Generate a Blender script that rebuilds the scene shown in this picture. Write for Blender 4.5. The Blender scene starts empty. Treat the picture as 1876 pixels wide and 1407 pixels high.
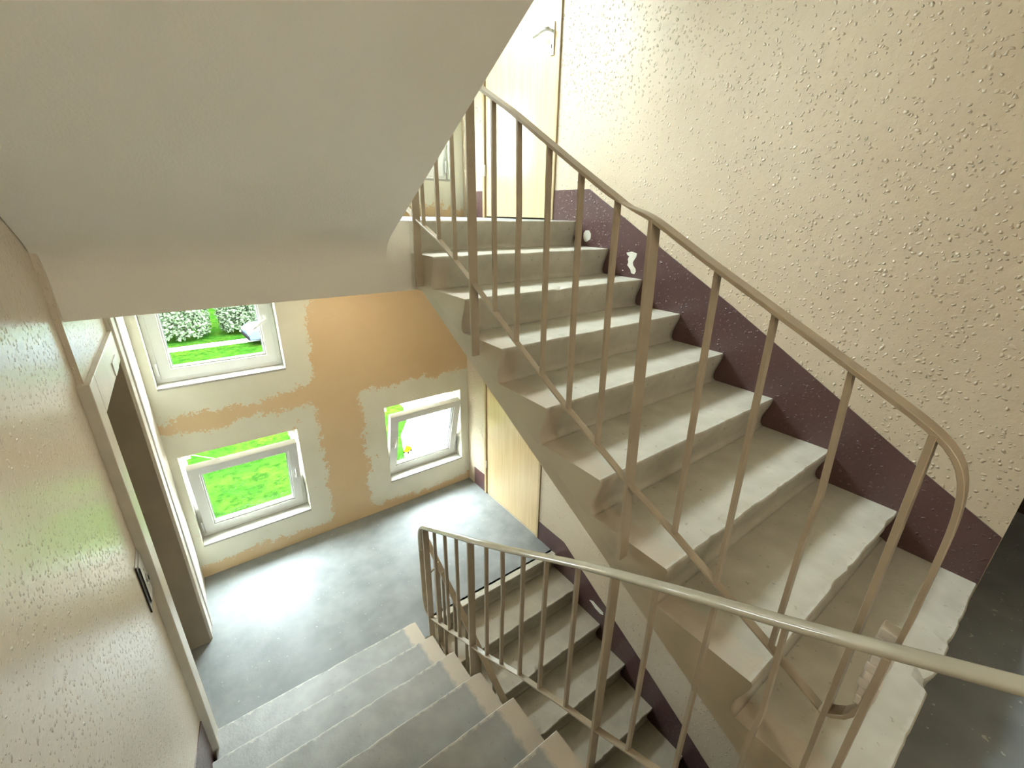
import bpy, bmesh, math, random
from mathutils import Vector, Matrix, noise
random.seed(7)
S = bpy.context.scene
COL = S.collection
PI = math.pi

# ------------------------------------------------------------------ camera
CX, CY, CZ = -2.3458, -0.6566, 3.021
YAW, PITCH, ROLL, FPX = -0.6442, -0.3728, 0.0176, 805.253
cam_d = bpy.data.cameras.new('camera')
cam = bpy.data.objects.new('camera', cam_d); COL.objects.link(cam)
fw = Vector((-math.sin(YAW)*math.cos(PITCH), math.cos(YAW)*math.cos(PITCH), math.sin(PITCH)))
rt0 = Vector((math.cos(YAW), math.sin(YAW), 0)); up0 = rt0.cross(fw)
rt = math.cos(ROLL)*rt0 + math.sin(ROLL)*up0
up = -math.sin(ROLL)*rt0 + math.cos(ROLL)*up0
cam.matrix_world = Matrix(((rt.x, up.x, -fw.x, CX), (rt.y, up.y, -fw.y, CY), (rt.z, up.z, -fw.z, CZ), (0, 0, 0, 1)))
cam_d.sensor_fit = 'HORIZONTAL'; cam_d.sensor_width = 36.0
cam_d.lens = 36.0*FPX/1876.0
cam_d.clip_start = 0.02; cam_d.clip_end = 300
S.camera = cam

# ------------------------------------------------------------------ sky, exposure
w = bpy.data.worlds.new('overcast_sky'); S.world = w; w.use_nodes = True
bgn = w.node_tree.nodes['Background']
bgn.inputs['Strength'].default_value = 36.0
# overcast sky: luminance (1 + 2 sin(elevation)) / 3 of the zenith
_t = w.node_tree
_tc = _t.nodes.new('ShaderNodeTexCoord'); _sx = _t.nodes.new('ShaderNodeSeparateXYZ'); _t.links.new(_tc.outputs['Generated'], _sx.inputs[0])
_mr = _t.nodes.new('ShaderNodeMapRange'); _mr.inputs['To Min'].default_value = 1/3; _mr.inputs['To Max'].default_value = 1.0
_t.links.new(_sx.outputs['Z'], _mr.inputs['Value'])
_vm = _t.nodes.new('ShaderNodeVectorMath'); _vm.operation = 'SCALE'; _vm.inputs[0].default_value = (0.92, 0.97, 1.0)
_t.links.new(_mr.outputs['Result'], _vm.inputs['Scale']); _t.links.new(_vm.outputs[0], bgn.inputs['Color'])
S.view_settings.view_transform = 'Standard'
try: S.view_settings.look = 'None'
except Exception: pass
S.view_settings.gamma = 1.0
S.view_settings.use_curve_mapping = False
S.view_settings.exposure = 1.8
S.cycles.max_bounces = 9
S.cycles.diffuse_bounces = 6
S.cycles.glossy_bounces = 4
S.cycles.transparent_max_bounces = 16
S.cycles.sample_clamp_indirect = 12.0

# ------------------------------------------------------------------ measures of the stairwell
R_, G_ = 0.165, 0.3023           # riser, going
H = 18*R_                        # storey height
XS, XW = -1.2995, -1.4567        # edges of the open well
XL, XF = -2.745, -2.706          # left wall, front of the left door frame
YB = 3.2966                      # window wall
YU, YD = -0.6995, 1.6849         # first nosing of the right flight, lowest nosing of the left one
YN = -2.1                        # wall behind the photographer
YE = 1.64                        # edge of the landings at the well
ZB, ZT = -1.9, 5.75

# daylight portals in the window openings (they only guide the sampling of the sky)
WS = 0.87
WIN = [(-2.645, 0.310, WS, WS), (-2.645, 1.750, WS, WS), (-0.967, 0.310, WS, WS), (-2.645, 0.310+H, WS, WS), (-0.967, 0.310+H, WS, WS),
       (-2.66, 4.46, .92, 1.18), (-1.66, 4.46, 1.22, 1.18)]  # wide upper openings added to light the treads
for (x, z, ww, wh) in WIN:
    L = bpy.data.lights.new('daylight_portal', 'AREA'); L.shape = 'RECTANGLE'; L.size = ww; L.size_y = wh
    L.cycles.is_portal = True
    o = bpy.data.objects.new('daylight_portal', L); COL.objects.link(o)
    o.location = (x+ww/2, YB+0.30, z+wh/2); o.rotation_euler = (-PI/2, 0, 0)

# ------------------------------------------------------------------ materials
def nt(name):
    m = bpy.data.materials.new(name); m.use_nodes = True
    t = m.node_tree; b = t.nodes['Principled BSDF']
    return m, t, b
def N(t, typ, **kw):
    n = t.nodes.new(typ)
    for k, v in kw.items(): setattr(n, k, v)
    return n
def lk(t, a, b): t.links.new(a, b)
def coords(t): return N(t, 'ShaderNodeTexCoord').outputs['Object']
def noise_n(t, vec, scale, detail=3, rough=.55):
    n = N(t, 'ShaderNodeTexNoise'); n.inputs['Scale'].default_value = scale
    n.inputs['Detail'].default_value = min(detail, 2); n.inputs['Roughness'].default_value = rough
    lk(t, vec, n.inputs['Vector']); return n.outputs['Fac']
def ramp(t, fac, a, b, ca=(0, 0, 0, 1), cb=(1, 1, 1, 1)):
    r = N(t, 'ShaderNodeValToRGB'); e = r.color_ramp.elements
    e[0].position = a; e[1].position = b; e[0].color = ca; e[1].color = cb
    lk(t, fac, r.inputs['Fac']); return r.outputs['Color']
def mix(t, fac, a, b, blend='MIX'):
    n = N(t, 'ShaderNodeMix', data_type='RGBA', blend_type=blend)
    if isinstance(fac, (int, float)): n.inputs[0].default_value = fac
    else: lk(t, fac, n.inputs[0])
    for i, v in ((6, a), (7, b)):
        if isinstance(v, (tuple, list)): n.inputs[i].default_value = (*v[:3], 1)
        else: lk(t, v, n.inputs[i])
    return n.outputs[2]
def math_n(t, op, a, b=None, c=None, clamp=False):
    n = N(t, 'ShaderNodeMath', operation=op); n.use_clamp = clamp
    for i, v in enumerate((a, b, c)):
        if v is None: continue
        if isinstance(v, (int, float)): n.inputs[i].default_value = v
        else: lk(t, v, n.inputs[i])
    return n.outputs[0]
def bump(t, b, height, strength=.5, dist=.002):
    n = N(t, 'ShaderNodeBump'); n.inputs['Strength'].default_value = strength; n.inputs['Distance'].default_value = dist
    lk(t, height, n.inputs['Height']); lk(t, n.outputs['Normal'], b.inputs['Normal'])
def setp(b, rough=.5, spec=.5, metal=0.0):
    b.inputs['Roughness'].default_value = rough; b.inputs['Specular IOR Level'].default_value = spec; b.inputs['Metallic'].default_value = metal
def c4(c): return (*c, 1)

def stipple(t, vec, dens=.5, sc=58):
    """raised blobs and drips of the sprayed wall coat"""
    wob = N(t, 'ShaderNodeTexNoise'); wob.inputs['Scale'].default_value = 45; wob.inputs['Detail'].default_value = 1
    lk(t, vec, wob.inputs['Vector'])
    sh = N(t, 'ShaderNodeVectorMath', operation='MULTIPLY_ADD'); lk(t, wob.outputs['Color'], sh.inputs[0])
    sh.inputs[1].default_value = (.02, .02, .02); lk(t, vec, sh.inputs[2])
    v = N(t, 'ShaderNodeTexVoronoi', feature='F1'); v.inputs['Scale'].default_value = sc; v.inputs['Randomness'].default_value = 1
    lk(t, sh.outputs[0], v.inputs['Vector'])
    sep = N(t, 'ShaderNodeSeparateColor'); lk(t, v.outputs['Color'], sep.inputs[0])
    big = noise_n(t, vec, 2.2, 3)
    keep = math_n(t, 'ADD', math_n(t, 'MULTIPLY', sep.outputs[0], .7), math_n(t, 'MULTIPLY', big, .6))
    keep = ramp(t, keep, 1-dens, 1.12-dens)
    rad = math_n(t, 'MULTIPLY_ADD', sep.outputs[1], .28, .16)
    blob = math_n(t, 'SUBTRACT', 1.0, math_n(t, 'DIVIDE', v.outputs['Distance'], rad), clamp=True)
    blob = math_n(t, 'POWER', blob, .6)
    return math_n(t, 'MULTIPLY', blob, keep)

def mat_wall(name, col, col2, dens, sc, rough=.34, spec=.45, strength=.8):
    m, t, b = nt(name); vec = coords(t)
    big = noise_n(t, vec, 1.3, 4)
    c = mix(t, ramp(t, big, .35, .7), col, col2)
    lk(t, c, b.inputs['Base Color'])
    h = stipple(t, vec, dens, sc)
    f = noise_n(t, vec, 160, 2)
    f2 = noise_n(t, vec, 28, 3)
    h2 = math_n(t, 'ADD', h, math_n(t, 'ADD', math_n(t, 'MULTIPLY', f, .12), math_n(t, 'MULTIPLY', f2, .35)))
    bump(t, b, h2, strength, .0055); setp(b, rough, spec)
    return m

M = {}
M['wall'] = mat_wall('stippled_beige_wall_paint', (.565, .48, .36), (.53, .435, .315), .47, 56, .36, .45, 1.0)
M['wall_left'] = mat_wall('stippled_glossy_wall_paint', (.74, .66, .54), (.69, .61, .49), .56, 66, .24, .75, .65)  # same paint as the right wall, lightened to bounce more light upward

def mat_soffit():
    m, t, b = nt('white_limewash_soffit'); vec = coords(t)
    c = mix(t, ramp(t, noise_n(t, vec, 2.5, 4), .3, .75), (.89, .875, .82), (.92, .905, .86))
    lk(t, c, b.inputs['Base Color'])
    h = math_n(t, 'ADD', noise_n(t, vec, 120, 3), math_n(t, 'MULTIPLY', noise_n(t, vec, 9, 3), .8))
    bump(t, b, h, .35, .003); setp(b, .65, .3); return m
M['soffit'] = mat_soffit()

def mat_window_wall():
    """tan paint with unpainted plaster around every window, brushed ragged edges"""
    m, t, b = nt('half_painted_window_wall'); vec = coords(t)
    sp = N(t, 'ShaderNodeSeparateXYZ'); lk(t, vec, sp.inputs[0])
    x = sp.outputs['X']; z = math_n(t, 'FLOORED_MODULO', math_n(t, 'ADD', sp.outputs['Z'], .3), H)
    z = math_n(t, 'SUBTRACT', z, .3)
    # ragged offset : fine brush bristles + broad wander
    rag = math_n(t, 'ADD', math_n(t, 'MULTIPLY', math_n(t, 'SUBTRACT', noise_n(t, vec, 3.5, 2), .5), .16),
                 math_n(t, 'ADD', math_n(t, 'MULTIPLY', math_n(t, 'SUBTRACT', noise_n(t, vec, 55, 4, .75), .5), .15), math_n(t, 'MULTIPLY', math_n(t, 'SUBTRACT', noise_n(t, vec, 14, 3, .6), .5), .12)))
    def rect(x0, x1, z0, z1, tilt=0.0, rnd=.06):
        cx, hx = (x0+x1)/2, (x1-x0)/2-rnd; cz, hz = (z0+z1)/2, (z1-z0)/2-rnd
        zz = math_n(t, 'SUBTRACT', z, math_n(t, 'MULTIPLY_ADD', math_n(t, 'SUBTRACT', x, cx), tilt, cz))
        dx = math_n(t, 'MAXIMUM', math_n(t, 'SUBTRACT', math_n(t, 'ABSOLUTE', math_n(t, 'SUBTRACT', x, cx)), hx), 0)
        dz = math_n(t, 'MAXIMUM', math_n(t, 'SUBTRACT', math_n(t, 'ABSOLUTE', zz), hz), 0)
        d = math_n(t, 'SQRT', math_n(t, 'ADD', math_n(t, 'MULTIPLY', dx, dx), math_n(t, 'MULTIPLY', dz, dz)))
        return math_n(t, 'SUBTRACT', d, rnd)
    d1 = rect(-3.0, -1.585, .12, 1.38, .02); d2 = rect(-3.0, -1.555, 1.52, 2.70, .05, .09); d3 = rect(-1.185, .30, .08, 1.395)
    d = math_n(t, 'ADD', math_n(t, 'MINIMUM', d1, math_n(t, 'MINIMUM', d2, d3)), rag)
    fac = ramp(t, math_n(t, 'MULTIPLY_ADD', d, 10, .5), .47, .53)
    tan = mix(t, ramp(t, noise_n(t, vec, 2.0, 4), .3, .7), (.66, .49, .29), (.71, .545, .34))
    pl = mix(t, ramp(t, noise_n(t, vec, 3.0, 4), .3, .7), (.70, .69, .57), (.77, .76, .65))
    lk(t, mix(t, fac, pl, tan), b.inputs['Base Color'])
    bump(t, b, math_n(t, 'ADD', noise_n(t, vec, 90, 3), math_n(t, 'MULTIPLY', noise_n(t, vec, 14, 3), .8)), .3, .002); setp(b, .5, .35)
    return m
M['winwall'] = mat_window_wall()

def mat_floor():
    m, t, b = nt('grey_floor_paint'); vec = coords(t)
    c = mix(t, ramp(t, noise_n(t, vec, 4.5, 5, .65), .35, .68), (.21, .221, .226), (.275, .288, .293))
    sp = ramp(t, noise_n(t, vec, 38, 3, .6), .69, .73)
    c = mix(t, math_n(t, 'MULTIPLY', sp, .5), c, (.70, .70, .67))
    dk = ramp(t, noise_n(t, vec, 52, 2, .6), .72, .76)
    c = mix(t, math_n(t, 'MULTIPLY', dk, .6), c, (.20, .19, .17))
    lk(t, c, b.inputs['Base Color'])
    r = ramp(t, noise_n(t, vec, 9, 4), .35, .7, (.50, .50, .50, 1), (.65, .65, .65, 1)); lk(t, r, b.inputs['Roughness'])
    b.inputs['Specular IOR Level'].default_value = .2
    bump(t, b, math_n(t, 'ADD', noise_n(t, vec, 30, 4), math_n(t, 'MULTIPLY', noise_n(t, vec, 5, 3), 1.4)), .35, .003)
    return m
M['floor'] = mat_floor()

def mat_step(name, well_at_zero, ga, gb):
    """grey tread paint, left bare in a beige margin near the well"""
    m, t, b = nt(name); vec = coords(t)
    sp = N(t, 'ShaderNodeSeparateXYZ'); lk(t, vec, sp.inputs[0])
    x = sp.outputs['X']
    if not well_at_zero: x = math_n(t, 'SUBTRACT', WL_W, x)
    g = mix(t, ramp(t, noise_n(t, vec, 6, 5, .65), .35, .7), ga, gb)
    dk = ramp(t, noise_n(t, vec, 34, 3, .6), .66, .74)
    g = mix(t, math_n(t, 'MULTIPLY', dk, .55), g, (.23, .205, .165))
    e = math_n(t, 'ADD', x, math_n(t, 'MULTIPLY', math_n(t, 'SUBTRACT', noise_n(t, vec, 24, 4), .5), .05))
    fac = ramp(t, e, .085, .105)
    c = mix(t, fac, (.54, .475, .39), g)
    # wear of the nosing: paint rubbed to pale stone
    yz = math_n(t, 'ADD', math_n(t, 'ABSOLUTE', sp.outputs['Y']), math_n(t, 'ABSOLUTE', sp.outputs['Z']))
    wear = math_n(t, 'ADD', yz, math_n(t, 'MULTIPLY', math_n(t, 'SUBTRACT', noise_n(t, vec, 26, 4, .7), .5), .05))
    wf = ramp(t, wear, .006, .016, (1, 1, 1, 1), (0, 0, 0, 1))
    c = mix(t, math_n(t, 'MULTIPLY', wf, .6), c, (.60, .575, .51))
    lk(t, c, b.inputs['Base Color'])
    bump(t, b, math_n(t, 'ADD', noise_n(t, vec, 70, 4), math_n(t, 'MULTIPLY', noise_n(t, vec, 12, 4), 1.2)), .35, .003)
    setp(b, .42, .45); return m
UP_W = -.002 - XS            # width of right flights
WL_W = XW - (-2.722)     # width of left flights
M['step_r'] = mat_step('step_paint_with_margin_at_well', True, (.47, .445, .375), (.57, .545, .47))  # same paint as the left treads, lightened and warmed to brighten the lit strips
M['step_l'] = mat_step('step_paint_with_margin_at_rail', False, (.27, .278, .270), (.34, .35, .34))  # darker, cooler copy of the same paint to hold back the daylight

def simple(name, col, rough=.5, spec=.5, metal=0., nz=0., nsc=8, bs=0., bsc=60, col2=None):
    m, t, b = nt(name)
    vec = coords(t)
    c2 = col2 if col2 else tuple(max(0, v*(1-nz)) for v in col)
    lk(t, mix(t, ramp(t, noise_n(t, vec, nsc, 4), .35, .7), col, c2), b.inputs['Base Color'])
    if bs: bump(t, b, noise_n(t, vec, bsc, 3), bs, .002)
    setp(b, rough, spec, metal); return m
M['side'] = simple('beige_stringer_paint', (.52, .455, .34), .5, .4, 0, .10, 4, .25, 30)
M['rail'] = simple('taupe_railing_enamel', (.44, .37, .275), .33, .5, 0, .12, 12, .12, 60)
M['hand'] = simple('olive_grey_handrail_plastic', (.50, .475, .385), .13, .8, 0, .14, 10, .05, 40)
M['tape'] = simple('peeling_pale_tape', (.80, .76, .70), .5, .4, 0, .15, 30, .4, 60)
M['skirt'] = mat_wall('plum_brown_skirting_paint', (.105, .055, .053), (.080, .042, .041), .45, 58, .30, .6, .8)
M['plaster'] = simple('bare_pale_plaster', (.66, .64, .56), .8, .2, 0, .1, 30, .3, 60)
M['pvc'] = simple('white_window_plastic', (.66, .66, .64), .3, .5, 0, .03, 6)
M['sill'] = simple('grey_sill_board', (.40, .39, .35), .45, .4, 0, .1, 6)
M['gasket'] = simple('grey_rubber_gasket', (.10, .10, .11), .6, .3, 0, .1, 30)
M['steel'] = simple('brushed_steel', (.62, .62, .62), .3, .5, .9, .08, 30)
M['alu'] = simple('aluminium_fitting', (.72, .72, .70), .35, .5, .8, .05, 30)
M['casing'] = simple('cream_door_casing_paint', (.70, .66, .57), .35, .5, 0, .12, 7, .2, 40)
M['jamb'] = simple('brown_reveal_paint', (.33, .27, .19), .4, .45, 0, .12, 6, .25, 40)
M['frame'] = simple('ochre_steel_door_frame', (.47, .355, .20), .35, .5, 0, .12, 10, .1, 50)
M['dark'] = simple('dark_shadow_gap', (.03, .025, .02), .7, .2, 0, .2, 20)
M['unlit_niche'] = simple('unlit_niche_brown', (.045, .03, .025), .5, .4, 0, .2, 8)  # near-black colour stands in for the darkness of an unlit corridor

def mat_wood():
    m, t, b = nt('pale_door_veneer'); vec = coords(t)
    mp = N(t, 'ShaderNodeMapping'); mp.inputs['Scale'].default_value = (14, 14, .6); lk(t, vec, mp.inputs['Vector'])
    n = noise_n(t, mp.outputs[0], 3, 4, .6)
    lk(t, mix(t, ramp(t, n, .3, .72), (.72, .55, .33), (.63, .47, .265)), b.inputs['Base Color'])
    bump(t, b, n, .08, .002); setp(b, .25, .5); return m
M['wood'] = mat_wood()

def mat_glass():
    m = bpy.data.materials.new('clear_window_glass'); m.use_nodes = True; t = m.node_tree
    for n in list(t.nodes): t.nodes.remove(n)
    out = N(t, 'ShaderNodeOutputMaterial'); tr = N(t, 'ShaderNodeBsdfTransparent'); gl = N(t, 'ShaderNodeBsdfGlossy')
    tr.inputs['Color'].default_value = (.90, .94, .93, 1); gl.inputs['Roughness'].default_value = .02
    fr = N(t, 'ShaderNodeFresnel'); fr.inputs['IOR'].default_value = 1.45
    ms = N(t, 'ShaderNodeMixShader'); geo = N(t, 'ShaderNodeNewGeometry'); lk(t, math_n(t, 'MULTIPLY', fr.outputs[0], math_n(t, 'SUBTRACT', 1.0, geo.outputs['Backfacing'])), ms.inputs[0]); lk(t, tr.outputs[0], ms.inputs[1]); lk(t, gl.outputs[0], ms.inputs[2])
    lk(t, ms.outputs[0], out.inputs['Surface']); return m
M['glass'] = mat_glass()

def mat_lawn():
    m, t, b = nt('lawn_grass'); vec = coords(t)
    c = mix(t, ramp(t, noise_n(t, vec, .9, 4, .6), .35, .68), (.0055, .021, .002), (.013, .025, .0026))
    c = mix(t, ramp(t, noise_n(t, vec, 5, 4, .75), .42, .66), c, (.0032, .012, .0013))
    lk(t, c, b.inputs['Base Color']); bump(t, b, noise_n(t, vec, 22, 4, .7), .8, .05); setp(b, .9, 0.0); return m
M['lawn'] = mat_lawn()
M['paving'] = simple('pale_paving', (.50, .49, .46), .8, .2, 0, .1, 3)
M['road'] = simple('pale_dusty_road', (.30, .295, .285), .8, .2, 0, .1, 3)
M['leaf'] = simple('tree_leaves', (.034, .050, .026), .9, 0.0, 0, 0, 9, 0, 60, (.066, .082, .052))
M['bark'] = simple('tree_bark', (.07, .055, .04), .9, .1, 0, .3, 8)
M['carpaint'] = simple('blue_grey_car_paint', (.05, .075, .12), .25, .5, .3, .05, 3)
M['carglass'] = simple('dark_car_glass', (.02, .025, .03), .08, .6)
M['tyre'] = simple('black_tyre', (.006, .006, .006), .9, .0)
M['lamp'] = simple('pale_headlamp', (.6, .62, .66), .1, .6)
M['yellow'] = simple('yellow_toy_plastic', (.09, .058, .0006), .8, .0, 0, .05, 5)

# ------------------------------------------------------------------ mesh helpers
def tag(o, label=None, cat=None, group=None, kind=None):
    if label: o['label'] = label
    if cat: o['category'] = cat
    if group: o['group'] = group
    if kind: o['kind'] = kind
    return o
def link(name, me, mats, parent=None, loc=(0, 0, 0)):
    for m in (mats if isinstance(mats, (list, tuple)) else [mats]):
        if m is not None and len(me.materials) < (len(mats) if isinstance(mats, (list, tuple)) else 1): me.materials.append(m)
    o = bpy.data.objects.new(name, me); COL.objects.link(o); o.location = loc
    if parent: o.parent = parent
    return o
def empty(name, loc=(0, 0, 0), rz=0):
    o = bpy.data.objects.new(name, None); COL.objects.link(o); o.location = loc; o.rotation_euler = (0, 0, rz); o.empty_display_size = .1
    return o
def copy_tree(o, parent=None):
    c = o.copy(); COL.objects.link(c); c.parent = parent
    for ch in list(o.children): copy_tree(ch, c)
    return c
def add_box(bm, x0, x1, y0, y1, z0, z1, mi=0):
    v = [bm.verts.new(p) for p in ((x0, y0, z0), (x1, y0, z0), (x1, y1, z0), (x0, y1, z0), (x0, y0, z1), (x1, y0, z1), (x1, y1, z1), (x0, y1, z1))]
    fs = []
    for q in ((0, 3, 2, 1), (4, 5, 6, 7), (0, 1, 5, 4), (1, 2, 6, 5), (2, 3, 7, 6), (3, 0, 4, 7)):
        f = bm.faces.new([v[i] for i in q]); f.material_index = mi; fs.append(f)
    return v
def done(bm, name, mats, parent=None, loc=(0, 0, 0), smooth=False, bev=0, seg=2):
    bmesh.ops.recalc_face_normals(bm, faces=bm.faces)
    if bev:
        es = [e for e in bm.edges if len(e.link_faces) == 2 and e.calc_face_angle(0) > .6]
        bmesh.ops.bevel(bm, geom=es, offset=bev, segments=seg, profile=.5, affect='EDGES', clamp_overlap=True)
    me = bpy.data.meshes.new(name); bm.to_mesh(me); bm.free()
    if smooth:
        for p in me.polygons: p.use_smooth = True
    return link(name, me, mats, parent, loc)
def box(name, x0, x1, y0, y1, z0, z1, mats, parent=None, loc=(0, 0, 0), bev=0, seg=2):
    bm = bmesh.new(); add_box(bm, x0, x1, y0, y1, z0, z1); return done(bm, name, mats, parent, loc, False, bev, seg)
def prism(name, pts, axis, a0, a1, mats, parent=None, loc=(0, 0, 0), bev=0, smooth=False):
    """polygon pts extruded along axis 'x' (pts are y,z), 'y' (x,z) or 'z' (x,y)"""
    bm = bmesh.new()
    f = {'x': lambda p, a: (a, p[0], p[1]), 'y': lambda p, a: (p[0], a, p[1]), 'z': lambda p, a: (p[0], p[1], a)}[axis]
    A = [bm.verts.new(f(p, a0)) for p in pts]; B = [bm.verts.new(f(p, a1)) for p in pts]
    n = len(pts); caps = [bm.faces.new(A), bm.faces.new(B[::-1])]
    for i in range(n): bm.faces.new((A[i], B[i], B[(i+1) % n], A[(i+1) % n]))
    if n > 4 and not bev:
        bmesh.ops.recalc_face_normals(bm, faces=bm.faces)
        bmesh.ops.triangulate(bm, faces=caps, ngon_method='EAR_CLIP')
    return done(bm, name, mats, parent, loc, smooth, bev)
def sweep(bm, path, sec, closed_caps=True):
    """sweep section [(x, n)] along a path of (x, y, z, scale) lying in a y-z plane"""
    rings = []
    P = [Vector(p[:3]) for p in path]
    for i, p in enumerate(P):
        d = (P[min(i+1, len(P)-1)]-P[max(i-1, 0)]).normalized()
        nrm = Vector((0, -d.z, d.y))
        if i == 0 or i == len(P)-1: k = 1
        else:
            a = (P[i]-P[i-1]).normalized(); c = a.dot(d); k = 1/max(.5, c)
        s = path[i][3] if len(path[i]) > 3 else 1
        rings.append([bm.verts.new(p+Vector((x, 0, 0))+nrm*(n*k*s)) for x, n in sec])
    m = len(sec)
    for a, b in zip(rings, rings[1:]):
        for i in range(m): bm.faces.new((a[i], b[i], b[(i+1) % m], a[(i+1) % m]))
    bm.faces.new(rings[0][::-1]); bm.faces.new(rings[-1])
def tube(bm, path, r, n=10):
    P = [Vector(p) for p in path]; rings = []
    for i, p in enumerate(P):
        d = (P[min(i+1, len(P)-1)]-P[max(i-1, 0)]).normalized()
        u = d.orthogonal().normalized() if i == 0 else (u-d*u.dot(d)).normalized()
        v = d.cross(u)
        rings.append([bm.verts.new(p+u*r*math.cos(2*PI*k/n)+v*r*math.sin(2*PI*k/n)) for k in range(n)])
    for a, b in zip(rings, rings[1:]):
        for k in range(n): bm.faces.new((a[k], a[(k+1) % n], b[(k+1) % n], b[k]))
    bm.faces.new(rings[0][::-1]); bm.faces.new(rings[-1])
def cyl(bm, c, axis, r, h, n=16):
    a = {'x': Vector((1, 0, 0)), 'y': Vector((0, 1, 0)), 'z': Vector((0, 0, 1))}[axis]
    tube(bm, [Vector(c), Vector(c)+a*h], r, n)
def wall(name, axis, pos, thick, u0, u1, v0, v1, holes, mats, label):
    """wall slab in plane axis=pos (towards the room), thickness away from it, rectangular holes (u0,u1,v0,v1); axis 'x': u=y, axis 'y': u=x"""
    us = sorted({u0, u1, *[h[0] for h in holes], *[h[1] for h in holes]}); vs = sorted({v0, v1, *[h[2] for h in holes], *[h[3] for h in holes]})
    us = [u for u in us if u0 <= u <= u1]; vs = [v for v in vs if v0 <= v <= v1]
    bm = bmesh.new(); cache = {}
    def V(u, v, d):
        k = (round(u, 5), round(v, 5), d)
        if k not in cache:
            a = pos if d == 0 else pos+thick
            cache[k] = bm.verts.new((a, u, v) if axis == 'x' else (u, a, v))
        return cache[k]
    def solid(i, j):
        if i < 0 or j < 0 or i >= len(us)-1 or j >= len(vs)-1: return False
        cu, cv = (us[i]+us[i+1])/2, (vs[j]+vs[j+1])/2
        return not any(h[0] < cu < h[1] and h[2] < cv < h[3] for h in holes)
    for i in range(len(us)-1):
        for j in range(len(vs)-1):
            if not solid(i, j): continue
            a, b, c, d = us[i], us[i+1], vs[j], vs[j+1]
            bm.faces.new((V(a, c, 0), V(b, c, 0), V(b, d, 0), V(a, d, 0)))
            bm.faces.new((V(a, c, 1), V(a, d, 1), V(b, d, 1), V(b, c, 1)))
            for (q, p0, p1) in (((i-1, j), (a, c), (a, d)), ((i+1, j), (b, c), (b, d)), ((i, j-1), (a, c), (b, c)), ((i, j+1), (a, d), (b, d))):
                if not solid(*q): bm.faces.new((V(*p0, 0), V(*p1, 0), V(*p1, 1), V(*p0, 1)))
    o = done(bm, name, mats)
    return tag(o, label, 'wall', kind='structure')

def nose_r(y): return 9*R_ + ((y-YU)/G_+1)*R_          # nosing line of the right flight
def nose_l(y): return ((YD-y)/G_+1)*R_                 # nosing line of the lower left flight

# ------------------------------------------------------------------ the shell
holes_w = [(x, x+ww, z, z+wh) for x, z, ww, wh in WIN]
wall('wall_back', 'y', YB, .30, XL-.3, .3, ZB, ZT, holes_w, M['winwall'], 'tan window wall with pale unpainted plaster around its windows')
DO0, DO1, DH = 1.985, 2.945, 2.03
wall('wall_right', 'x', 0.0, .25, -.70, YB, ZB, ZT, [(DO0, DO1, 0, DH), (DO0, DO1, H, H+DH)], M['wall'], 'beige wall with rough stippled paint along the rising stairs')
wall('wall_left', 'x', XL, -.35, YN, 1.60, ZB, ZT, [], M['wall_left'], 'glossy stippled beige wall at the left of the descending stairs')
wall('wall_left', 'x', XF, -.40, 2.56, YB, ZB, ZT, [], M['casing'], 'narrow pale strip of wall between left doorway and window wall')
box('wall_left', XF-.4, XF-.02, 1.60, 2.56, 2.30, ZT, M['wall_left'])
tag(COL.objects[-1], 'wall area above the left doorway frame', 'wall', kind='structure')
box('wall_left', XF-.4, XF-.25, 1.60, 2.56, ZB, -.36, M['wall_left'])
tag(COL.objects[-1], 'wall area below the left doorway', 'wall', kind='structure')
wall('wall_near', 'y', YN, -.2, XL-.3, 1.4, ZB, ZT, [], M['wall'], 'beige wall closing the half landing behind the photographer')
box('wall_return', .25, 1.4, -.70, -.45, ZB, ZT, M['unlit_niche']); tag(COL.objects[-1], 'wall coloured near black as if unlit, turning off behind the corner of the half landing', 'wall', kind='structure')
box('wall_niche', 1.2, 1.4, YN, -.70, ZB, ZT, M['unlit_niche']); tag(COL.objects[-1], 'end wall of the half landing niche, coloured near black as if unlit', 'wall', kind='structure')
box('ceiling', XL-.3, 1.4, YN-.2, YB+.3, ZT, ZT+.2, M['soffit']); tag(COL.objects[-1], 'white ceiling over the top of the stairwell', 'ceiling', kind='structure')
box('floor', XL-.3, 1.4, YN-.2, YB+.3, ZB-.2, ZB, M['floor']); tag(COL.objects[-1], 'grey floor at the bottom of the stairwell', 'floor', kind='structure')

def landing(z, label):
    pts = [(XL, YE), (XS, YE), (XS, 1.775), (0, 1.775), (0, YB), (XL, YB)]
    o = prism('floor', pts, 'z', z-.36, z, [M['floor'], M['soffit']])
    for p in o.data.polygons:
        if p.normal.z < .5: p.material_index = 1
    return tag(o, label, 'landing', kind='structure')
landing(0, 'grey painted landing floor in front of the lower windows')
landing(H, 'upper landing slab with white edge above the lower windows')
def half_landing(z, label):
    pts = [(XL, YN), (1.2, YN), (1.2, -.70), (0, -.70), (0, -.645), (XS, -.645), (XS, -.735), (XW, -.735), (XW, -.79), (XL, -.79)]
    o = prism('floor', pts, 'z', z-.2, z, [M['floor'], M['soffit']])
    for p in o.data.polygons:
        if p.normal.z < .5: p.material_index = 1
    return tag(o, label, 'landing', kind='structure')
half_landing(9*R_, 'half landing floor in deep shade at the foot of the rising stairs')
half_landing(-9*R_, 'lower half landing floor at the foot of the basement stairs')
half_landing(27*R_, 'upper half landing slab above the photographer')

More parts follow.
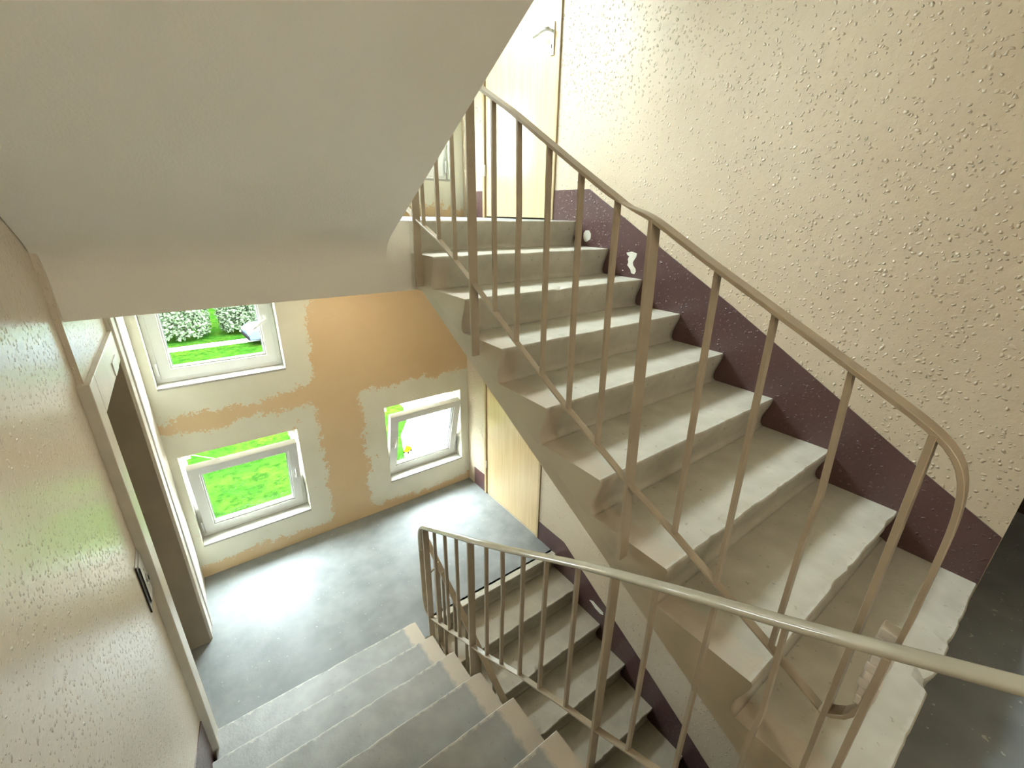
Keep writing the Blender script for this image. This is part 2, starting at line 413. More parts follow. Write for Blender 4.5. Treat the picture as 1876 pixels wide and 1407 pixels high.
# ------------------------------------------------------------------ stair flights
RISER = [(.016, -R_), (.026, -.160), (.033, -.149), (.035, -.134), (.031, -.108), (.021, -.080), (.012, -.058), (.006, -.040), (.002, -.026), (0, -.012), (0, -.005), (.005, 0)]
def step_mesh(name, width, sgn, depth, mats, seed, worn):
    """one step; local origin at the outer (x=0) end of the nosing; sgn=+1 climbs to +y"""
    rnd = random.Random(seed)
    sl = R_/G_
    low = lambda y: -R_-.018+(y-.04)*sl
    prof = [(.04, low(.04)), (.04, -R_)] + RISER + [(.05, 0), (depth, 0), (depth, min(low(depth), -.02) if depth > .2 else low(.04))]
    n = 44; bm = bmesh.new(); rings = []
    for i in range(n+1):
        x = width*i/n; ring = []
        chip = max(0, noise.noise(Vector((x*9, seed*3.1, 0)))-.12)*.020*worn + max(0, noise.noise(Vector((x*31, seed*7.7, 2)))-.25)*.010*worn
        if rnd.random() < .05: chip += .006*worn
        for k, (y, z) in enumerate(prof):
            if 9 <= k <= 13: y += chip; z -= chip*(.6 if k > 10 else .1)
            ring.append(bm.verts.new((x, sgn*y, z)))
        rings.append(ring)
    m = len(prof)
    for a, b in zip(rings, rings[1:]):
        for k in range(m): bm.faces.new((a[k], a[(k+1) % m], b[(k+1) % m], b[k]))
    f1 = bm.faces.new(rings[0]); f2 = bm.faces.new(rings[-1][::-1]); f1.material_index = 1; f2.material_index = 1
    bmesh.ops.recalc_face_normals(bm, faces=bm.faces)
    me = bpy.data.meshes.new(name); bm.to_mesh(me); bm.free()
    for p in me.polygons:
        if p.material_index == 0 and abs(p.normal.z) < .97: p.use_smooth = True
    for mt in mats: me.materials.append(mt)
    return me
mr = [step_mesh('step', UP_W, 1, G_+.04, [M['step_r'], M['side']], s, 1.0) for s in (1, 2, 3)]
mr9 = step_mesh('step', UP_W, 1, .075, [M['step_r'], M['side']], 4, .5)
ml = [step_mesh('step', WL_W, -1, G_+.04, [M['step_l'], M['side']], s, .5) for s in (5, 6, 7)]
ml9 = step_mesh('step', WL_W, -1, .075, [M['step_l'], M['side']], 8, .5)

def right_flight(z0, label):
    e = empty('stair_flight', (XS, YU, z0)); tag(e, label, 'stairs')
    for k in range(1, 10):
        o = bpy.data.objects.new('step', mr9 if k == 9 else mr[k % 3]); COL.objects.link(o); o.parent = e
        o.location = (0, (k-1)*G_, k*R_)
    low = lambda y: ((y-.04)/G_+1)*R_ - R_ - .018     # local y from YU
    y0, y1 = -.015, YE-YU+.10
    b0 = lambda y: 2.05+.5459*(y+YU-.531) - 9*R_
    yk = 2.613-9*R_; yb = .531+(2.613-2.05)/.5459-YU
    pts = [(.04, low(.04)), (.04+8*G_, low(.04+8*G_)), (y1+.035, low(.04+8*G_)), (y1+.035, yk), (yb, yk), (-.02, b0(-.02)), (-.02, -.07), (.04, -.07)]
    prism('slab', pts, 'x', 0, UP_W, M['side'], e)
    return e
right_flight(9*R_, 'worn grey concrete stairs rising at the right to the upper door')
right_flight(-9*R_, 'lower grey stairs leading down below the landing at the right')

def left_flight(z0, label):
    e = empty('stair_flight', (XW-WL_W, YD, z0)); tag(e, label, 'stairs')
    for j in range(1, 10):
        o = bpy.data.objects.new('step', ml9 if j == 9 else ml[j % 3]); COL.objects.link(o); o.parent = e
        o.location = (0, -(j-1)*G_, j*R_)
    low = lambda y: ((-y-.04)/G_+1)*R_ - R_ - .018
    so = lambda y: 3.222-.58*(y+YD-1.0) - H
    yb = YE-YD
    pts = [(-.04, low(-.04)), (-.04-8*G_, low(-.04-8*G_)), (-.04-8*G_-.07, low(-.04-8*G_)), (-.04-8*G_-.07, 9*R_-.20), (-2.40, so(-2.40))]
    p0, p1, p2 = Vector((yb-.11, so(yb-.11))), Vector((yb, so(yb))), Vector((yb, so(yb)-.09))
    pts += [tuple((1-t)**2*p0+2*t*(1-t)*p1+t*t*p2) for t in [i/10 for i in range(11)]] + [(yb+.004, so(yb)-.09), (yb+.004, low(-.045))]
    x0 = -(XW-WL_W-XL)+.002
    o = prism('slab', pts, 'x', x0, WL_W, M['soffit'], e, smooth=True); o.data.set_sharp_from_angle(angle=.5)
    return e
left_flight(0, 'grey steps going down at the left to the window landing')
left_flight(H, 'white sloping underside of the stairs overhead at the left')

# ------------------------------------------------------------------ skirting bands
def band(name, pts, x, t_, label):
    o = prism(name, pts, 'x', x, x+t_, M['skirt']); return tag(o, label, 'skirting', kind='structure')
def band_right(dz, label):
    top = [(-.698, 1.882+dz), (-.37, 2.062+dz), (.206, 2.394+dz), (.523, 2.576+dz), (.891, 2.772+dz), (1.632, 3.174+dz), (DO0-.002, 3.174+dz)]
    bot = [(DO0-.002, H+dz-.02), (1.79, H+dz-.02), (1.70, H+dz-.25), (-.64, 9*R_+dz+.04), (-.698, 9*R_+dz+.001)]
    return band('baseboard_right', top+bot, -.004, .006, label)
br = band_right(0, 'plum brown painted skirting band climbing beside the rising stairs')
br2 = band_right(-H, 'plum brown painted skirting band beside the lower stairs')
band('baseboard_right', [(DO1+.002, .001), (3.17, .001), (3.17, .222), (DO1+.002, .222)], -.004, .006, 'short plum skirting beside the lower door in the corner')
band('baseboard_right', [(DO1+.002, H+.001), (3.17, H+.001), (3.17, H+.222), (DO1+.002, H+.222)], -.004, .006, 'short plum skirting beside the upper door in the corner')
lt = [(1.585, nose_l(1.585)+.20), (-.80, nose_l(-.80)+.20), (-.80, nose_l(-.80)-.2), (1.585, -.02)]
band('baseboard_left', lt, XL-.002, .008, 'plum brown skirting band beside the descending steps at the left wall')
def chip(parent, pts, x=-.0048):
    o = prism('paint_chip', pts, 'x', x, -.003, M['plaster'], parent); return o
def blob(cy, cz, ry, rz, seed, n=18):
    r = random.Random(seed); return [(cy+ry*(1+.25*(r.random()-.5))*math.cos(2*PI*i/n), cz+rz*(1+.25*(r.random()-.5))*math.sin(2*PI*i/n)) for i in range(n)]
chip(br, blob(1.622, 2.876, .036, .038, 3))
chip(br, [(1.262, 2.790), (1.250, 2.775), (1.236, 2.772), (1.246, 2.750), (1.238, 2.735), (1.246, 2.715), (1.232, 2.704), (1.216, 2.690), (1.206, 2.668), (1.182, 2.664), (1.172, 2.680), (1.176, 2.698), (1.196, 2.716), (1.203, 2.735), (1.194, 2.752), (1.182, 2.770), (1.178, 2.792), (1.22, 2.80)])
chip(br2, [(1.262, -.172), (1.23, -.185), (1.19, -.205), (1.13, -.215), (1.095, -.200), (1.10, -.172), (1.14, -.165), (1.18, -.160), (1.22, -.150)])

# ------------------------------------------------------------------ windows
def ring(bm, x0, x1, z0, z1, wd, y0, y1):
    """mitred rectangular frame in the x-z plane"""
    o = [(x0, z0), (x1, z0), (x1, z1), (x0, z1)]; i = [(x0+wd, z0+wd), (x1-wd, z0+wd), (x1-wd, z1-wd), (x0+wd, z1-wd)]
    V = {}
    for nm, q in (('o', o), ('i', i)):
        for k, (x, z) in enumerate(q):
            for d, y in enumerate((y0, y1)): V[nm, k, d] = bm.verts.new((x, y, z))
    for k in range(4):
        l = (k+1) % 4
        bm.faces.new((V['o', k, 0], V['o', l, 0], V['i', l, 0], V['i', k, 0])); bm.faces.new((V['o', k, 1], V['i', k, 1], V['i', l, 1], V['o', l, 1]))
        bm.faces.new((V['o', k, 0], V['o', k, 1], V['o', l, 1], V['o', l, 0])); bm.faces.new((V['i', k, 0], V['i', l, 0], V['i', l, 1], V['i', k, 1]))
FY = .125       # frame face behind the wall surface
def window(n, x, z, ww, wh, tilt, handle_right, label):
    e = empty('window_%d' % n, (x, YB, z)); tag(e, label, 'window', kind='structure')
    bm = bmesh.new(); ring(bm, .001, ww-.001, .012, wh-.001, .038, FY, FY+.075); done(bm, 'window_frame', M['pvc'], e, bev=.003)
    bm = bmesh.new(); ring(bm, .02, ww-.02, .032, wh-.02, .012, FY+.02, FY+.07); done(bm, 'frame_gasket', M['gasket'], e)
    # sill board
    box('window_sill', .001, ww-.001, -.006, FY+.01, -.004, .014, M['sill'], e, bev=.003)
    # sash hinged at its bottom edge
    h0 = .040; sw, shh = ww-.066, wh-.010-h0-.055
    s = bmesh.new(); ring(s, -sw/2, sw/2, 0, shh, .074, -.012, .058)
    sash = done(s, 'sash', M['pvc'], e, (ww/2, FY+.010, h0), bev=.004); sash.rotation_euler = (tilt, 0, 0)
    b = bmesh.new(); ring(b, -sw/2+.0745, sw/2-.0745, .0745, shh-.0745, .014, .000, .030); done(b, 'glazing_bead', M['pvc'], sash, bev=.003)
    b = bmesh.new(); ring(b, -sw/2+.0885, sw/2-.0885, .0885, shh-.0885, .004, .010, .028); done(b, 'glass_gasket', M['gasket'], sash)
    box('glass_pane', -sw/2+.086, sw/2-.086, .018, .020, .086, shh-.086, M['glass'], sash)
    # handle
    hx = (sw/2-.037)*(1 if handle_right else -1); hz = shh*.50
    b = bmesh.new(); add_box(b, hx-.014, hx+.014, -.020, -.0125, hz-.032, hz+.032); hp = done(b, 'handle_plate', M['pvc'], sash, bev=.004)
    b = bmesh.new(); cyl(b, (hx, -.045, hz), 'y', .009, .030, 12)
    if tilt > 0: tube(b, [(hx, -.045, hz+.008), (hx, -.046, hz+.05), (hx, -.05, hz+.115)], .0095, 10)
    else: tube(b, [(hx+.006, -.045, hz+.004), (hx-.06, -.048, hz-.040), (hx-.108, -.052, hz-.075)], .0095, 10)
    done(b, 'window_handle', M['pvc'], sash, smooth=True)
    side = -1 if handle_right else 1
    if tilt > 0:
        # stay arm from the frame head to the tilted sash, corner hinge blocks
        ty = FY+.010-shh*math.sin(tilt); tz = h0+shh*math.cos(tilt)
        xe = ww/2+side*(sw/2-.02)
        b = bmesh.new(); tube(b, [(xe, FY+.02, wh-.05), (xe-side*.03, FY-.01, wh-.053), (xe-side*.21, ty+.03, tz+.008)], .0045, 8); done(b, 'stay_arm', M['steel'], e, smooth=True)
        b = bmesh.new(); add_box(b, xe-.022, xe+.022, FY-.012, FY+.004, wh-.085, wh-.040); done(b, 'hinge_block', M['pvc'], e, bev=.004)
        b = bmesh.new(); add_box(b, ww/2-side*(sw/2-.01)-.018, ww/2-side*(sw/2-.01)+.018, FY-.010, FY+.004, wh-.10, wh-.047); done(b, 'lock_striker', M['pvc'], e, bev=.003)
    b = bmesh.new(); cyl(b, (ww/2+side*(sw/2+.010), FY-.022, .075), 'z', .009, .10, 12); done(b, 'corner_hinge', M['alu'] if tilt else M['pvc'], e, smooth=True)
    return e
TL = math.radians(15.0)
window(1, *WIN[0], TL, True, 'tilted white window beside the left doorway, overlooking green lawn')
window(2, *WIN[1], 0, True, 'closed white window directly under the white landing edge, tree outside')
window(3, *WIN[2], TL, False, 'tilted white window in the corner beside the lower door')
window(4, *WIN[4], 0, False, 'white window on the upper landing glimpsed through the railing')
window(5, *WIN[3], 0, True, 'upper landing window hidden behind the sloping soffit')
window(6, *WIN[5], 0, True, 'added wide top window hidden behind the sloping soffit at the left')
window(7, *WIN[6], 0, False, 'added wide top window above the upper door side, out of view')  # both wide windows are added for the bright strips on the treads

# ------------------------------------------------------------------ doors
def door_right(n, z0, label, handle):
    e = empty('door_%d' % n, (0, (DO0+DO1)/2, z0)); tag(e, label, 'door', kind='structure')
    hw = (DO1-DO0)/2; b = bmesh.new()
    fw_ = .034
    add_box(b, -.012, .09, -hw+.001, -hw+fw_, 0, DH-.001); add_box(b, -.012, .09, hw-fw_, hw-.001, 0, DH-.001); add_box(b, -.012, .09, -hw+fw_, hw-fw_, DH-fw_, DH-.001)
    done(b, 'door_frame', M['frame'], e, bev=.004)
    box('threshold_gap', .02, .08, -hw+fw_, hw-fw_, 0, .010, M['dark'], e)
    leaf = box('door_leaf', .004, .044, -hw+fw_+.004, hw-fw_-.004, .012, DH-fw_-.004, M['wood'], e, bev=.003)
    box('backing_panel', .10, .14, -hw+.002, hw-.002, 0, DH-.002, M['dark'], e)
    for hz in (.34, 1.62):
        b = bmesh.new(); cyl(b, (-.006, hw-fw_-.002, hz), 'z', .009, .09, 12); done(b, 'door_hinge', M['casing'], e, smooth=True)
    if handle:
        hy = -hw+fw_+.062
        pl = box('handle_plate', -.006, .004, hy-.021, hy+.021, 1.045, 1.235, M['alu'], leaf, bev=.005)
        b = bmesh.new(); cyl(b, (-.045, hy, 1.185), 'x', .010, .042, 12); tube(b, [(-.045, hy-.006, 1.186), (-.050, hy+.03, 1.190), (-.056, hy+.09, 1.178), (-.058, hy+.135, 1.172)], .0115, 12)
        done(b, 'lever_handle', M['alu'], leaf, smooth=True)
        box('keyhole', -.0075, .002, hy-.004, hy+.004, 1.085, 1.110, M['dark'], leaf)
        box('lock_plate', -.013, .002, -hw+.008, -hw+.022, 1.05, 1.10, M['alu'], e)
    return e
door_right(1, 0, 'pale wooden door behind the underside of the rising stairs', False)
door_right(2, H, 'pale wooden door with lever handle at the top of the stairs', True)

# left doorway : deep brown reveal, cream casing
e = empty('door_3', (XF, 2.07, 0)); tag(e, 'left doorway with cream casing and deep brown reveal beside the lower window', 'door', kind='structure')
ox, oy = XF, 2.07
box('door_casing', -.04-.36, 0, 1.566-oy, 1.708-oy, 0, 2.375, M['casing'], e, bev=.004)
box('lintel', -.38, .0005, 1.708-oy, 2.562-oy, 2.205, 2.375, M['casing'], e, bev=.003)
box('reveal', -.36, -.004, 2.545-oy, 2.562-oy, 0, 2.205, M['jamb'], e)
box('reveal', -.30, -.012, 1.706-oy, 1.716-oy, 0, 2.205, M['jamb'], e)
box('threshold', -.40, XL-XF+.001, 1.60-oy, 2.56-oy, -.36, 0, M['floor'], e)
lf = box('door_leaf', -.34, -.30, 1.716-oy, 2.545-oy, .008, 2.20, M['jamb'], e, bev=.003)
box('door_casing', -.002, .012, 2.566-oy, 2.70-oy, 0, 2.60, M['casing'], e, bev=.003)
box('cable_duct', 0, .02, 2.70-oy, 2.735-oy, .0, 2.60, M['pvc'], e, bev=.003)
b = bmesh.new(); add_box(b, -.001, .006, 2.20-oy, 2.37-oy, 2.215, 2.285)
done(b, 'lintel_patch', M['pvc'], e)

# wall plate by the left doorway
e = empty('lock_plate', (XL, 1.49, 1.36)); tag(e, 'flat silver metal plate with round lock on wall beside the left doorway', 'wall plate')
box('backplate', 0, .004, -.07, .072, 0, .25, M['steel'], e, bev=.001)
box('cover', .004, .009, -.035, .072, .02, .225, M['alu'], e, bev=.001)
box('shade_strip', .001, .0065, -.073, -.069, 0, .245, M['dark'], e)  # dark strips stand in for shadow along the plate's edges
box('shade_strip', .006, .0105, -.039, -.034, .03, .215, M['dark'], e)
b = bmesh.new(); cyl(b, (.006, .022, .118), 'x', .020, .010, 20); c = done(b, 'lock_cylinder', M['steel'], e, smooth=False)
b = bmesh.new(); add_box(b, .0155, .0175, .017, .027, .104, .130); done(b, 'keyhole', M['dark'], c)
for q in (.08, .16):
    b = bmesh.new(); cyl(b, (.007, .022, q if q < .1 else q+.005), 'x', .005, .005, 10); done(b, 'screw', M['steel'], e)

# ------------------------------------------------------------------ railings
SEC_H = [(.020*math.cos(a)*(1 if abs(math.cos(a)) > .4 else 1), .010*(abs(math.sin(a))**.6)*(1 if math.sin(a) >= 0 else -1)) for a in [2*PI*i/16 for i in range(16)]]
SEC_T = [(-.019, -.005), (.019, -.005), (.019, .005), (-.019, .005)]
SEC_F = [(-.0125, -.004), (.0125, -.004), (.0125, .004), (-.0125, .004)]
SEC_L = [(-.015, -.004), (.015, -.004), (.015, .004), (-.015, .004)]
def arc(pts, n=5):
    """round a polyline's inner corners (quadratic)"""
    out = [pts[0]]
    for a, b, c in zip(pts, pts[1:], pts[2:]):
        a_, b_, c_ = Vector(a[:2]), Vector(b[:2]), Vector(c[:2])
        r = min((a_-b_).length, (c_-b_).length)*.45
        p = b_+(a_-b_).normalized()*r; q = b_+(c_-b_).normalized()*r
        for i in range(n+1):
            t = i/n; out.append(tuple((1-t)**2*p+2*t*(1-t)*b_+t*t*q))
    out.append(pts[-1]); return out
def interp(line, y):
    for (y0, z0), (y1, z1) in zip(line, line[1:]):
        if min(y0, y1)-1e-6 <= y <= max(y0, y1)+1e-6: return z0+(z1-z0)*(y-y0)/(y1-y0)
    (y0, z0), (y1, z1) = (line[0], line[1]) if abs(y-line[0][0]) < abs(y-line[-1][0]) else (line[-2], line[-1])
    return z0+(z1-z0)*(y-y0)/(y1-y0)
def flat_bar(bm, y, z0, z1, wx, wy, lean=0., kink=0.):
    if kink:
        zs = [z0, z0+(z1-z0)*.45, z0+(z1-z0)*.62, z1]; ds = [0, kink*.2, kink, 0]
    else: zs = [z0, z1]; ds = [0, 0]
    prev = None
    for z, d in zip(zs, ds):
        yy = y+lean*(z-z0)/(z1-z0)+d
        r = [bm.verts.new((sx*wx/2, yy+sy*wy/2, z)) for sx, sy in ((-1, -1), (1, -1), (1, 1), (-1, 1))]
        if prev is None: bm.faces.new(r[::-1])
        else:
            for i in range(4): bm.faces.new((prev[i], prev[(i+1) % 4], r[(i+1) % 4], r[i]))
        prev = r
    bm.faces.new(prev)
def railing(x, z0, top, bot, posts, bals, loops, label, thin=None, cover=False):
    """top/bot polylines (y,z) of the lower edge of handrail and the upper edge of bottom rail"""
    e = empty('stair_railing', (x, 0, z0)); tag(e, label, 'railing')
    off = .008
    # densify handrail
    path = []
    for (a, b) in zip(top, top[1:]):
        n = max(1, int(math.hypot(b[0]-a[0], b[1]-a[1])/.02))
        for i in range(n): t = i/n; path.append((a[0]+(b[0]-a[0])*t, a[1]+(b[1]-a[1])*t))
    path.append(top[-1])
    # light smoothing
    sm = path[:]
    for _ in range(3):
        sm = [sm[0]]+[((sm[i-1][0]+2*sm[i][0]+sm[i+1][0])/4, (sm[i-1][1]+2*sm[i][1]+sm[i+1][1])/4) for i in range(1, len(sm)-1)]+[sm[-1]]
    def th(y):
        if thin is None: return 1
        return 1-.72*math.exp(-((y-thin)/.035)**2)
    b = bmesh.new()
    if cover: sweep(b, [(0, y, z+off+.003, th(y)) for y, z in sm], SEC_H); done(b, 'handrail', M['hand'], e, smooth=True)
    else: sweep(b, [(0, y, z+.005, th(y)) for y, z in sm], SEC_T); done(b, 'handrail', M['rail'], e, bev=.0012, seg=1)
    b = bmesh.new(); sweep(b, [(0, y, z-.004) for y, z in bot], SEC_F); done(b, 'bottom_rail', M['rail'], e, bev=.001, seg=1)
    for lp in loops:
        b = bmesh.new(); sweep(b, [(0, *p) for p in arc(lp, 6)], SEC_L); done(b, 'end_loop', M['rail'], e, bev=.001, seg=1)
    for (y, zb, lean) in posts:
        b = bmesh.new(); flat_bar(b, y, zb, interp(top, y+lean)+.004, .040, .012, lean); done(b, 'post', M['rail'], e, bev=.0012, seg=1)
    for i, y in enumerate(bals):
        k = random.uniform(-.010, .010) if i % 3 == 1 else 0
        b = bmesh.new(); flat_bar(b, y, interp(bot, y)-.004, interp(top, y+.012)+.004, .019, .010, .012 if z0 == 0 and x > -1.4 else 0, k); done(b, 'baluster', M['rail'], e)
    return e
TOP_U = [(1.66, 3.835), (.9, 3.422), (.732, 3.337), (.423, 3.161), (.265, 3.074), (.185, 3.034), (.112, 3.012), (-.071, 2.914), (-.233, 2.832), (-.391, 2.752), (-.535, 2.677), (-.575, 2.652), (-.600, 2.620), (-.613, 2.575), (-.619, 2.50), (-.620, 2.25), (-.611, 2.12), (-.607, 2.01), (-.598, 1.962), (-.577, 1.938), (-.548, 1.930)]
BOT_U = [(1.552, 2.996), (1.281, 2.893), (.931, 2.703), (.676, 2.547), (.364, 2.374), (.049, 2.215), (-.109, 2.150), (-.255, 2.080), (-.417, 2.003), (-.548, 1.937)]
POST_U = [(1.53, 2.646, 0), (.985, 2.405, .02), (.058, 1.930, .04), (-.562, 1.44, .012)]
BAL_U = [1.445, 1.292, 1.143, .828, .676, .514, .364, .215, -.109, -.255, -.417]
LOOP_U = [[(1.66, 3.843), (1.72, 3.86), (1.73, 3.80), (1.73, 3.14), (1.70, 3.06), (1.552, 2.994)]]
ru = railing(-1.326, 0, TOP_U, BOT_U, POST_U, BAL_U, LOOP_U, 'taupe metal railing along the well side of the rising stairs', thin=.19)
b = bmesh.new()
rr = random.Random(5)
for i in range(9):
    z = 2.235-.024*i; add_box(b, -.017-.003*rr.random(), .016, -.621-.003*rr.random(), -.592+.008*rr.random(), z-.013, z+.011)
done(b, 'peeling_tape', M['tape'], ru, bev=.003)
rl = railing(-1.326, -H, TOP_U, BOT_U, POST_U[:3], BAL_U[:8], LOOP_U, 'taupe metal railing of the lower stairs seen down in the well')
TOP_D = [(1.522, .93), (1.522, 1.02), (1.518, 1.08), (1.502, 1.122), (1.472, 1.150), (1.076, 1.360), (.874, 1.464), (.749, 1.534), (.593, 1.618), (.459, 1.695), (.310, 1.782), (.143, 1.876), (-.004, 1.955), (-.147, 2.028), (-.305, 2.108), (-.457, 2.182), (-.557, 2.234), (-.665, 2.292), (-.752, 2.338), (-.83, 2.378)]
BOT_D = [(1.455, .415), (1.314, .493), (1.176, .564), (1.043, .641), (.910, .710), (.745, .799), (.613, .882), (.462, .976), (.320, 1.05), (.158, 1.137), (.016, 1.205), (-.143, 1.293), (-.305, 1.382), (-.457, 1.465), (-.617, 1.55)]
POST_D = [(1.442, .20, .0), (.893, .48, .0), (.000, .95, .0), (-.617, 1.30, 0)]
BAL_D = [1.314, 1.176, 1.043, .745, .613, .462, .320, .158, -.143, -.305, -.457]
LOOP_D = [[(1.530, .96), (1.530, .52), (1.515, .435), (1.455, .412)], [(-.83, 2.386), (-.90, 2.40), (-.93, 2.33), (-.93, 1.68), (-.90, 1.60), (-.617, 1.546)]]
rd = railing(-1.430, 0, TOP_D, BOT_D, POST_D, BAL_D, LOOP_D, 'taupe railing with glossy olive handrail beside the descending steps', cover=True)
b = bmesh.new(); tube(b, [(-.012, 1.44, .79), (.05, 1.46, .80), (.102, 1.49, .81)], .006, 8); done(b, 'tie_rod', M['rail'], rd, smooth=True)

# ------------------------------------------------------------------ fill lamps added out of view to brighten the stairwell
def ceiling_fill_lamp(x, y, z, strength, label):
    e = empty('ceiling_fill_lamp', (x, y, z)); tag(e, label, 'lamp')
    b = bmesh.new(); cyl(b, (0, 0, -.03), 'z', .15, .029, 32); done(b, 'fill_lamp_base', M['pvc'], e, bev=.004)
    m_, t_, b_ = nt('fill_lamp_glow'); b_.inputs['Base Color'].default_value = (.9, .87, .8, 1)
    b_.inputs['Emission Color'].default_value = (1.0, .81, .58, 1); b_.inputs['Emission Strength'].default_value = strength
    b = bmesh.new(); bmesh.ops.create_uvsphere(b, u_segments=24, v_segments=12, radius=.135)
    for v in b.verts: v.co.z = v.co.z*.55-.035 if v.co.z < 0 else -.035
    done(b, 'fill_lamp_shade', m_, e, smooth=True)
ceiling_fill_lamp(-1.35, 2.45, H-.36, 12.0, 'added unseen fill lamp under the upper landing, lighting the window landing')
e = empty('wall_fill_lamp', (-2.2, YN, 3.45)); tag(e, 'added unseen fill lamp on the near wall behind the photographer', 'lamp')
b = bmesh.new(); cyl(b, (0, .001, 0), 'y', .15, .029, 32); done(b, 'fill_lamp_base', M['pvc'], e, bev=.004)
m_, t_, b_ = nt('wall_fill_lamp_glow'); b_.inputs['Base Color'].default_value = (.9, .87, .8, 1)
b_.inputs['Emission Color'].default_value = (1.0, .88, .70, 1); b_.inputs['Emission Strength'].default_value = 20.0
b = bmesh.new(); bmesh.ops.create_uvsphere(b, u_segments=24, v_segments=12, radius=.135)
for v in b.verts: v.co = Vector((v.co.x, .035+max(0, v.co.z)*.55, v.co.y))
done(b, 'fill_lamp_shade', m_, e, smooth=True)

# ------------------------------------------------------------------ outside
ZG = -3.3
for x0, x1, lb in ((-26, XL-.31, 'outer wall of the house to the left of the stairwell'), (.31, 26, 'outer wall of the house to the right of the stairwell')):
    box('wall_outer', x0, x1, YB+.02, YB+.30, ZG, 9.0, M['plaster']); tag(COL.objects[-1], lb, 'wall', kind='structure')
box('wall_outer', XL-.31, .31, YB+.02, YB+.30, ZT+.21, 9.0, M['plaster']); tag(COL.objects[-1], 'outer wall of the house above the stairwell', 'wall', kind='structure')
box('lawn', -60, 60, YB+.32, 24.4, ZG-.2, ZG, M['lawn']); tag(COL.objects[-1], 'bright green lawn below the windows', 'lawn', kind='structure')
box('road', -60, 60, 24.4, 25.3, ZG-.22, ZG-.02, M['road']); tag(COL.objects[-1], 'grey road beyond the lawn', 'road', kind='structure')
box('lawn', -60, 60, 25.3, 90, ZG-.2, ZG+.02, M['lawn']); tag(COL.objects[-1], 'grass verge under the tree beyond the road', 'lawn', kind='structure')
pts = [(1.15, YB+.35), (1.6, 9.4), (2.05, 10.7), (2.65, 11.6), (2.95, 12.6), (3.0, 20.5), (9, 20.5), (9, YB+.35)]
prism('path', pts, 'z', ZG-.1, ZG+.02, M['paving']); tag(COL.objects[-1], 'pale paved path beside the lawn under the corner window', 'path', kind='structure')

def tree_proto(r, h, n, seed):
    rnd = random.Random(seed)
    b = bmesh.new()
    for a in range(5):
        t = a*2*PI/5
        tube(b, [(.12*math.cos(t), .12*math.sin(t), 0), (.3*math.cos(t), .3*math.sin(t), h*.25), (r*.6*math.cos(t), r*.6*math.sin(t), h*.8)], .08, 6)
    tm = bpy.data.meshes.new('trunk'); b.to_mesh(tm); b.free(); tm.materials.append(M['bark'])
    vs, fs = [], []
    lumps = []
    for i in range(90):
        while True:
            p = Vector((rnd.uniform(-1, 1), rnd.uniform(-1, 1), rnd.uniform(-1, 1)))
            if .3 < p.length < .95: break
        lumps.append((Vector((p.x*r, p.y*r*.6, h*.54+p.z*h*.46)), rnd.uniform(.7, 1.5)))
    for i in range(n):
        c0, lr = rnd.choice(lumps)
        c = c0+Vector((rnd.gauss(0, 1), rnd.gauss(0, 1), rnd.gauss(0, .8)))*lr*.55
        if c.z < .5: c.z = .5+rnd.random()*.5
        c.x = max(-r, min(r, c.x))
        u = Vector((rnd.gauss(0, 1), rnd.gauss(0, 1), rnd.gauss(0, 1))).normalized(); v = u.orthogonal().normalized(); q = rnd.uniform(.10, .22)
        k = len(vs); vs += [c-u*q, c+v*q*.5, c+u*q, c-v*q*.5]; fs.append((k, k+1, k+2, k+3))
    lm = bpy.data.meshes.new('foliage'); lm.from_pydata(vs, [], fs); lm.materials.append(M['leaf'])
    return tm, lm
TP = tree_proto(4.05, 24.0, 42000, 1)  # made this tall to screen low sky light from the lower windows
def tree(x, y, rz, label):
    e = empty('tree', (x, y, ZG), rz); tag(e, label, 'tree', 'trees in a row beyond the road')
    for nm, me in zip(('trunk', 'foliage'), TP):
        o = bpy.data.objects.new(nm, me); COL.objects.link(o); o.parent = e
        if nm == 'foliage': o['kind'] = 'stuff'
tree(-3.6, 33.5, 0, 'tall leafy tree filling the view of the upper left window')
for i, x in enumerate((-36.6, -25.6, -14.6, 8.4, 19.4, 30.4)):  # out-of-view row added to block light from the low sky
    tree(x, 29.5, PI*(i % 2), ('leftmost added tall tree of the unseen row beyond the road', 'second added tall tree from the left end of the unseen row beyond the road', 'added unseen tall tree just left of the tree in the window view',
                               'added unseen tall tree just right of the tree in the window view', 'second added tall tree from the right end of the unseen row beyond the road', 'rightmost added tall tree of the unseen row beyond the road')[i])

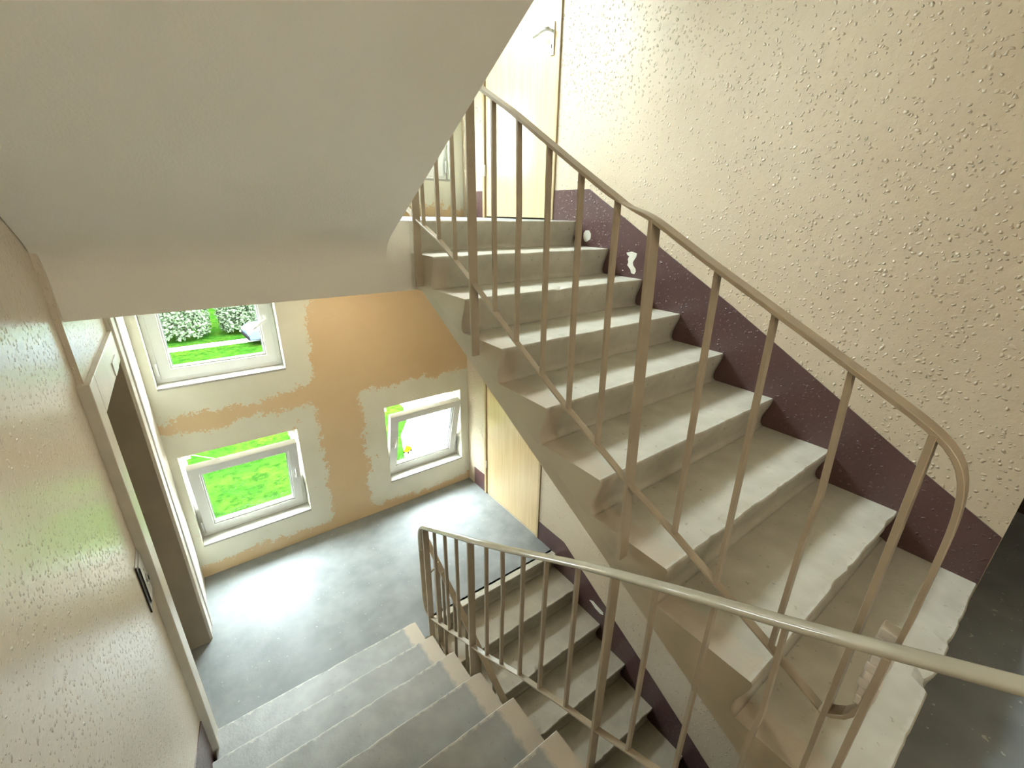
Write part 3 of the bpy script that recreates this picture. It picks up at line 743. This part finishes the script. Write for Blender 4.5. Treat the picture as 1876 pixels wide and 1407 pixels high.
def bush(x, y, r, h, seed, label):
    rnd = random.Random(seed); e = empty('bush', (x, y, ZG+.02)); tag(e, label, 'bush', 'bushes beyond the road')
    b = bmesh.new()
    for a in range(6):
        t = a*PI/3+.3; tube(b, [(.08*math.cos(t), .08*math.sin(t), -.02), (r*.3*math.cos(t), r*.3*math.sin(t), h*.35), (r*.6*math.cos(t), r*.6*math.sin(t), h*.75)], .025, 5)
    done(b, 'stems', M['bark'], e)
    vs, fs = [], []
    for i in range(5200):
        a = rnd.uniform(0, 2*PI); k = rnd.random()**.35; zz = rnd.random()**.8
        rr_ = r*k*(.84+.10*math.sin(PI*min(1, zz*.9+.12)))*(1+.05*math.sin(5*a+seed))
        c = Vector((rr_*math.cos(a), rr_*math.sin(a), .12+zz*h*(1-.25*k*k)))
        u = Vector((rnd.gauss(0, 1), rnd.gauss(0, 1), rnd.gauss(0, 1))).normalized(); v = u.orthogonal().normalized(); q = rnd.uniform(.06, .12)
        n0 = len(vs); vs += [c-u*q, c+v*q*.55, c+u*q, c-v*q*.55]; fs.append((n0, n0+1, n0+2, n0+3))
    me = bpy.data.meshes.new('foliage'); me.from_pydata(vs, [], fs); o = link('foliage', me, M['leaf'], e); o['kind'] = 'stuff'
bush(-5.80, 27.0, 1.44, 3.0, 11, 'leafy bush at the left side of the upper left window view')
bush(-2.80, 27.0, 1.44, 3.2, 12, 'leafy bush in the middle of the upper left window view')
bush(-.10, 27.0, 1.15, 2.9, 13, 'leafy bush near the car in the upper left window view')

def car(x, y, rz, label):
    e = empty('car', (x, y, ZG), rz); tag(e, label, 'car')
    prof = [(-2.1, .30), (-2.12, .62), (-1.95, .80), (-1.2, .90), (-.55, 1.38), (.75, 1.42), (1.55, .98), (2.05, .90), (2.12, .55), (2.08, .30)]
    prism('body', prof, 'y', -.84, .84, M['carpaint'], e, bev=.05)
    prism('side_glass', [(-1.05, .93), (-.50, 1.33), (.70, 1.36), (1.35, .97)], 'y', -.848, .848, M['carglass'], e)
    prism('windscreen', [(-1.22, .905), (-.585, 1.385), (-.56, 1.37), (-1.19, .90)], 'y', -.70, .70, M['carglass'], e)
    for sx in (-1.35, 1.32):
        for sy in (-.86, .66):
            b = bmesh.new(); cyl(b, (sx, sy, .32), 'y', .32, .20, 18); done(b, 'wheel', M['tyre'], e)
    for sy in (-.78, .42): box('headlamp', -2.13, -2.0, sy, sy+.36, .56, .70, M['lamp'], e, bev=.03)
    box('bumper', -2.16, -2.02, -.80, .80, .30, .48, M['tyre'], e, bev=.03)
car(1.85, 24.4, .08, 'blue-grey car at the edge of the upper left window view')
car(5.3, 15.4, 1.0, 'dark blue car parked on the paving seen above the corner window sash')

e = empty('toy_truck', (1.80, 9.66, ZG+.02), .6); tag(e, 'small yellow toy truck standing on the pale paving outside', 'toy')
prism('body', [(-.11, .05), (-.11, .10), (-.05, .11), (-.03, .18), (.05, .18), (.06, .12), (.12, .12), (.13, .05)], 'y', -.06, .06, M['yellow'], e, bev=.008)
for sx in (-.07, .08):
    for sy in (-.075, .055):
        b = bmesh.new(); cyl(b, (sx, sy, .035), 'y', .035, .02, 14); done(b, 'wheel', M['tyre'], e)
